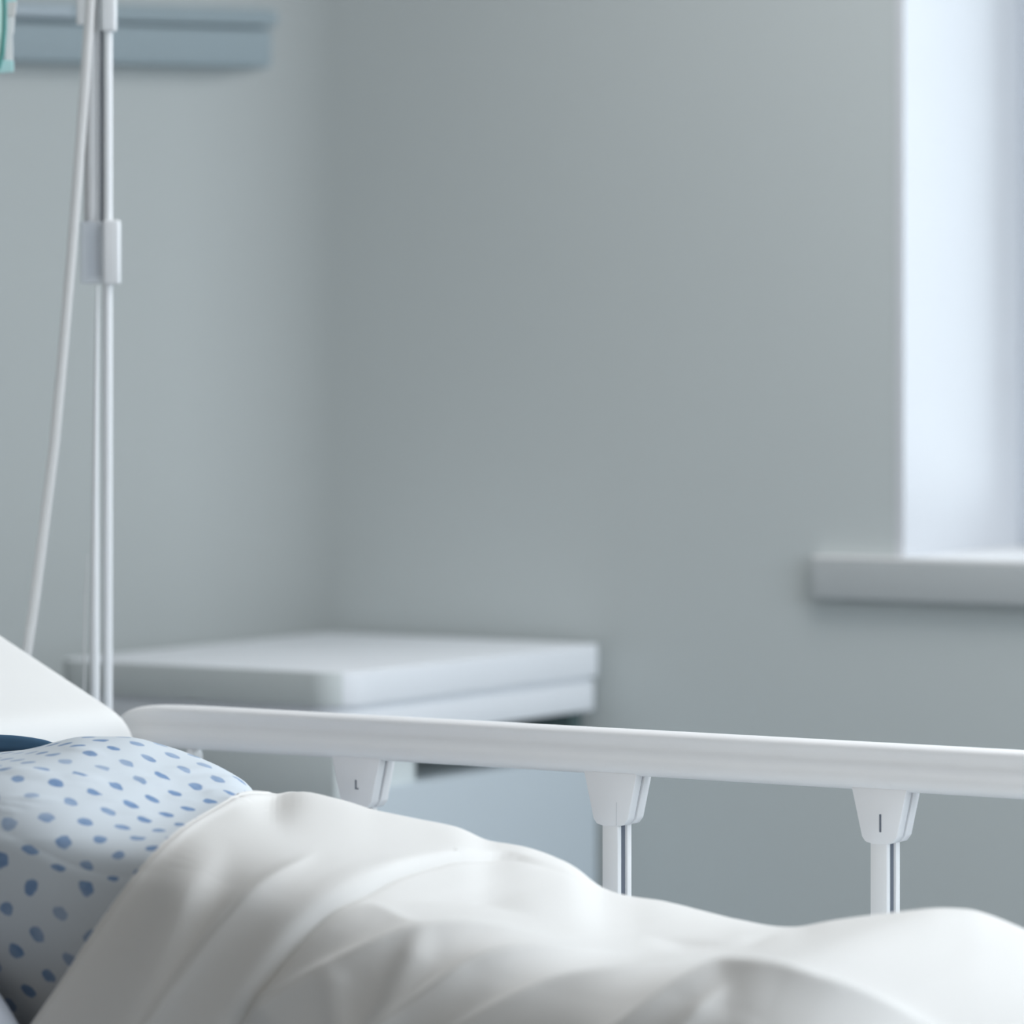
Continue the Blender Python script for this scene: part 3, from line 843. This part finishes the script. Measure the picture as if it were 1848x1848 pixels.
for k in range(5):
    an = 2 * math.pi * k / 5 + 0.5
    e = Vector((math.cos(an), math.sin(an), 0)) * 0.26
    bm = bmesh.new(); tube(bm, [ivp + Z * 0.11, ivp + e * 0.6 + Z * 0.09, ivp + e + Z * 0.075], [0.014, 0.012, 0.010], 12)
    lg = part('leg', bm, M['pole'], iv)
    bm = bmesh.new(); tdir = Vector((-math.sin(an), math.cos(an), 0)) * 0.012
    tube(bm, [ivp + e + Z * 0.035 - tdir, ivp + e + Z * 0.035 + tdir], 0.035, 18)
    part('caster', bm, M['rubber'], lg)

# tubing
bm = bmesh.new()
ctl = [(172, -260), (166, -60), (160, 40), (151, 170), (140, 320), (127, 480), (113, 640), (98, 800), (78, 960), (60, 1100), (46, 1190), (34, 1300)]
tube(bm, [at(x, y, PD - 0.035 - 0.00004 * max(0, y)) for x, y in ctl], [0.0060 + 0.0003 * (i > 6) for i in range(len(ctl))], 16)
tb = obj('drip_tubing', bm, M['tube'], sharp=80)
tag(tb, 'thick translucent tubing slanting down from the drip stand to the pillow', 'tubing')
bm = bmesh.new()
ctl = [(176, 515), (175, 600), (173, 760), (172, 900), (171.5, 1000), (171, 1100), (171, 1200), (171, 1300), (171, 1420)]
tube(bm, [at(x, y, PD - 0.018) for x, y in ctl], [0.0012, 0.0022, 0.0032, 0.0040, 0.0048, 0.0053, 0.0056, 0.0056, 0.0056], 16)
tb = obj('feed_line', bm, M['pole'], sharp=80)
tag(tb, 'thin white line hanging straight down close beside the stand pole', 'tubing')
bm = bmesh.new()
tube(bm, [at(x, y, PD + 0.02) for x, y in ((158, 1000), (154, 1090), (152, 1180), (151, 1300), (151, 1420))], [0.0006, 0.0012, 0.0013, 0.0013, 0.0013], 10)
part('side_wire', bm, M['greypole'], iv)

# ------------------------------------------------------------------ DRIP BAG (mostly beyond the left edge)
BD = PD - 0.045
bag = empty('drip_bag', at(-40, 130, BD), 'mint green fluid bag with white ports hanging at the upper left edge', 'bag')
bm = bmesh.new()
out = [(-120, -330), (-104, -342), (-30, -342), (-2, -330), (4, -200), (8, -40), (10, 20), (9, 60), (4, 105), (-10, 128), (-60, 134), (-110, 126), (-122, 90), (-126, -100)]
c0 = at(-58, -110, BD)
ring0 = [bm.verts.new(at(x, y, BD)) for x, y in out]
for sgn in (-1, 1):
    r1 = []
    for (x, y) in out:
        p = at(-58 + (x + 58) * 0.90, -110 + (y + 110) * 0.96, BD); p.y += sgn * 0.010; r1.append(bm.verts.new(p))
    r2 = []
    for (x, y) in out:
        p = at(-58 + (x + 58) * 0.55, -110 + (y + 110) * 0.75, BD); p.y += sgn * 0.022; r2.append(bm.verts.new(p))
    for ra, rb in ((ring0, r1), (r1, r2)):
        for i in range(len(out)):
            bm.faces.new((ra[i], ra[(i + 1) % len(out)], rb[(i + 1) % len(out)], rb[i]))
    bm.faces.new(r2)
part('bag_film', bm, M['mint'], bag, sharp=80)
bm = bmesh.new()
edge = [(5, -200), (7.5, -40), (9, 20), (8.5, 55), (5, 95), (-2, 122), (-20, 131)]
tube(bm, [at(x, y, BD - 0.006) for x, y in edge], 0.0022, 12)
part('bag_seam', bm, M['teal'], bag, label='dark teal seam')
def plate(name, pts, d, th, material, parent, label=None):
    bm = bmesh.new()
    a = [at(x, y, d) for x, y in pts]
    v0 = [bm.verts.new(p) for p in a]; v1 = [bm.verts.new(p + Vector((0, th, 0))) for p in a]
    n = len(a); bm.faces.new(v0); bm.faces.new(v1[::-1])
    for i in range(n): bm.faces.new((v0[i], v1[i], v1[(i + 1) % n], v0[(i + 1) % n]))
    bmesh.ops.recalc_face_normals(bm, faces=bm.faces)
    bmesh.ops.bevel(bm, geom=list(bm.edges), offset=0.0006, segments=2, affect='EDGES')
    return part(name, bm, material, parent, label=label, sharp=40)
plate('port_tip', [(8, -30), (33, -40), (28, 3), (9, 5)], BD - 0.002, 0.008, M['portteal'], bag, 'pale teal port')
plate('port_cap', [(9, 4), (28.5, 2), (26, 29), (10, 29)], BD - 0.003, 0.010, M['pillow'], bag, 'white port cap')
plate('port_neck', [(9.5, 29), (25.5, 29), (23.5, 61), (9.5, 61)], BD - 0.001, 0.008, M['port'], bag)
plate('port_stem', [(9, 61), (21.5, 61), (22.5, 112), (9, 112)], BD - 0.001, 0.007, M['port'], bag)
plate('port_foot', [(4, 108), (23, 109), (23, 129), (-14, 133), (-4, 118)], BD - 0.003, 0.012, M['portteal'], bag, 'pale teal port foot')
bm = bmesh.new(); tube(bm, [at(-58, -338, BD), at(-58, -370, BD), Vector((ivp.x - 0.175, PD - 0.041, 2.02))], 0.002, 8)
part('hanging_loop', bm, M['tube'], bag)

# ================================================================== LIGHT
def area(name, loc, target, sx, sy, power, rgb):
    l = bpy.data.lights.new(name, 'AREA'); l.shape = 'RECTANGLE'; l.size = sx; l.size_y = sy; l.energy = power; l.color = rgb
    o = bpy.data.objects.new(name, l); COL.objects.link(o); o.location = loc
    o.rotation_euler = (Vector(target) - Vector(loc)).to_track_quat('-Z', 'Y').to_euler()
    return o
wc = WP + U * ((S0 + S1) / 2 + 0.1) + V * (WT + 0.45) + Z * 1.8
area('window_daylight', wc, wc - V * 3 - Z * 0.4, 2.2, 1.9, 62, (0.86, 0.93, 1.0))
cc = B(0.55, 0.40, 2.65)
area('ceiling_light', cc, B(0.3, -0.30, 0.6), 2.2, 1.2, 35, (1.0, 0.99, 0.98))
area('side_softbox', B(3.3, -0.10, 1.65), B(0.0, -0.1, 0.9), 1.6, 1.6, 50, (0.82, 0.91, 1.0))  # added softbox off to the right, no window stands on that side
area('room_fill', (-1.5, -0.5, 2.0), (0.2, 5, 0.8), 3.0, 2.0, 29, (1.0, 0.94, 0.86))
area('right_fill', (2.3, 1.9, 2.1), (-0.4, 5.8, 1.0), 1.4, 1.2, 8, (0.84, 0.93, 1.0))

w = bpy.data.worlds.new('daylight'); SC.world = w; w.use_nodes = True
nt = w.node_tree; bg = nt.nodes['Background']
bg.inputs['Color'].default_value = (0.92, 0.96, 1.0, 1)
tc = nt.nodes.new('ShaderNodeTexCoord'); dt = nt.nodes.new('ShaderNodeVectorMath'); dt.operation = 'DOT_PRODUCT'
dt.inputs[1].default_value = (SA, CA, 0.15); nt.links.new(tc.outputs['Generated'], dt.inputs[0])
mr = nt.nodes.new('ShaderNodeMapRange'); mr.interpolation_type = 'SMOOTHSTEP'
mr.inputs['From Min'].default_value = 0.25; mr.inputs['From Max'].default_value = 0.7
mr.inputs['To Min'].default_value = 0.11; mr.inputs['To Max'].default_value = 0.85
nt.links.new(dt.outputs['Value'], mr.inputs['Value']); nt.links.new(mr.outputs['Result'], bg.inputs['Strength'])

# ================================================================== CAMERA
cam = bpy.data.cameras.new('camera'); co = bpy.data.objects.new('camera', cam); COL.objects.link(co)
co.location = (0, 0, EYE); co.rotation_euler = (math.radians(90), 0, 0)
cam.sensor_width = 36; cam.lens = F / 1848 * 36
cam.shift_y = -(924 - HZ) / 1848
cam.clip_end = 60
cam.dof.use_dof = True; cam.dof.focus_distance = 4.75; cam.dof.aperture_fstop = (cam.lens / 1000) / 0.048
SC.camera = co
SC.view_settings.view_transform = 'Standard'
SC.view_settings.look = 'None'
SC.view_settings.exposure = 0.0
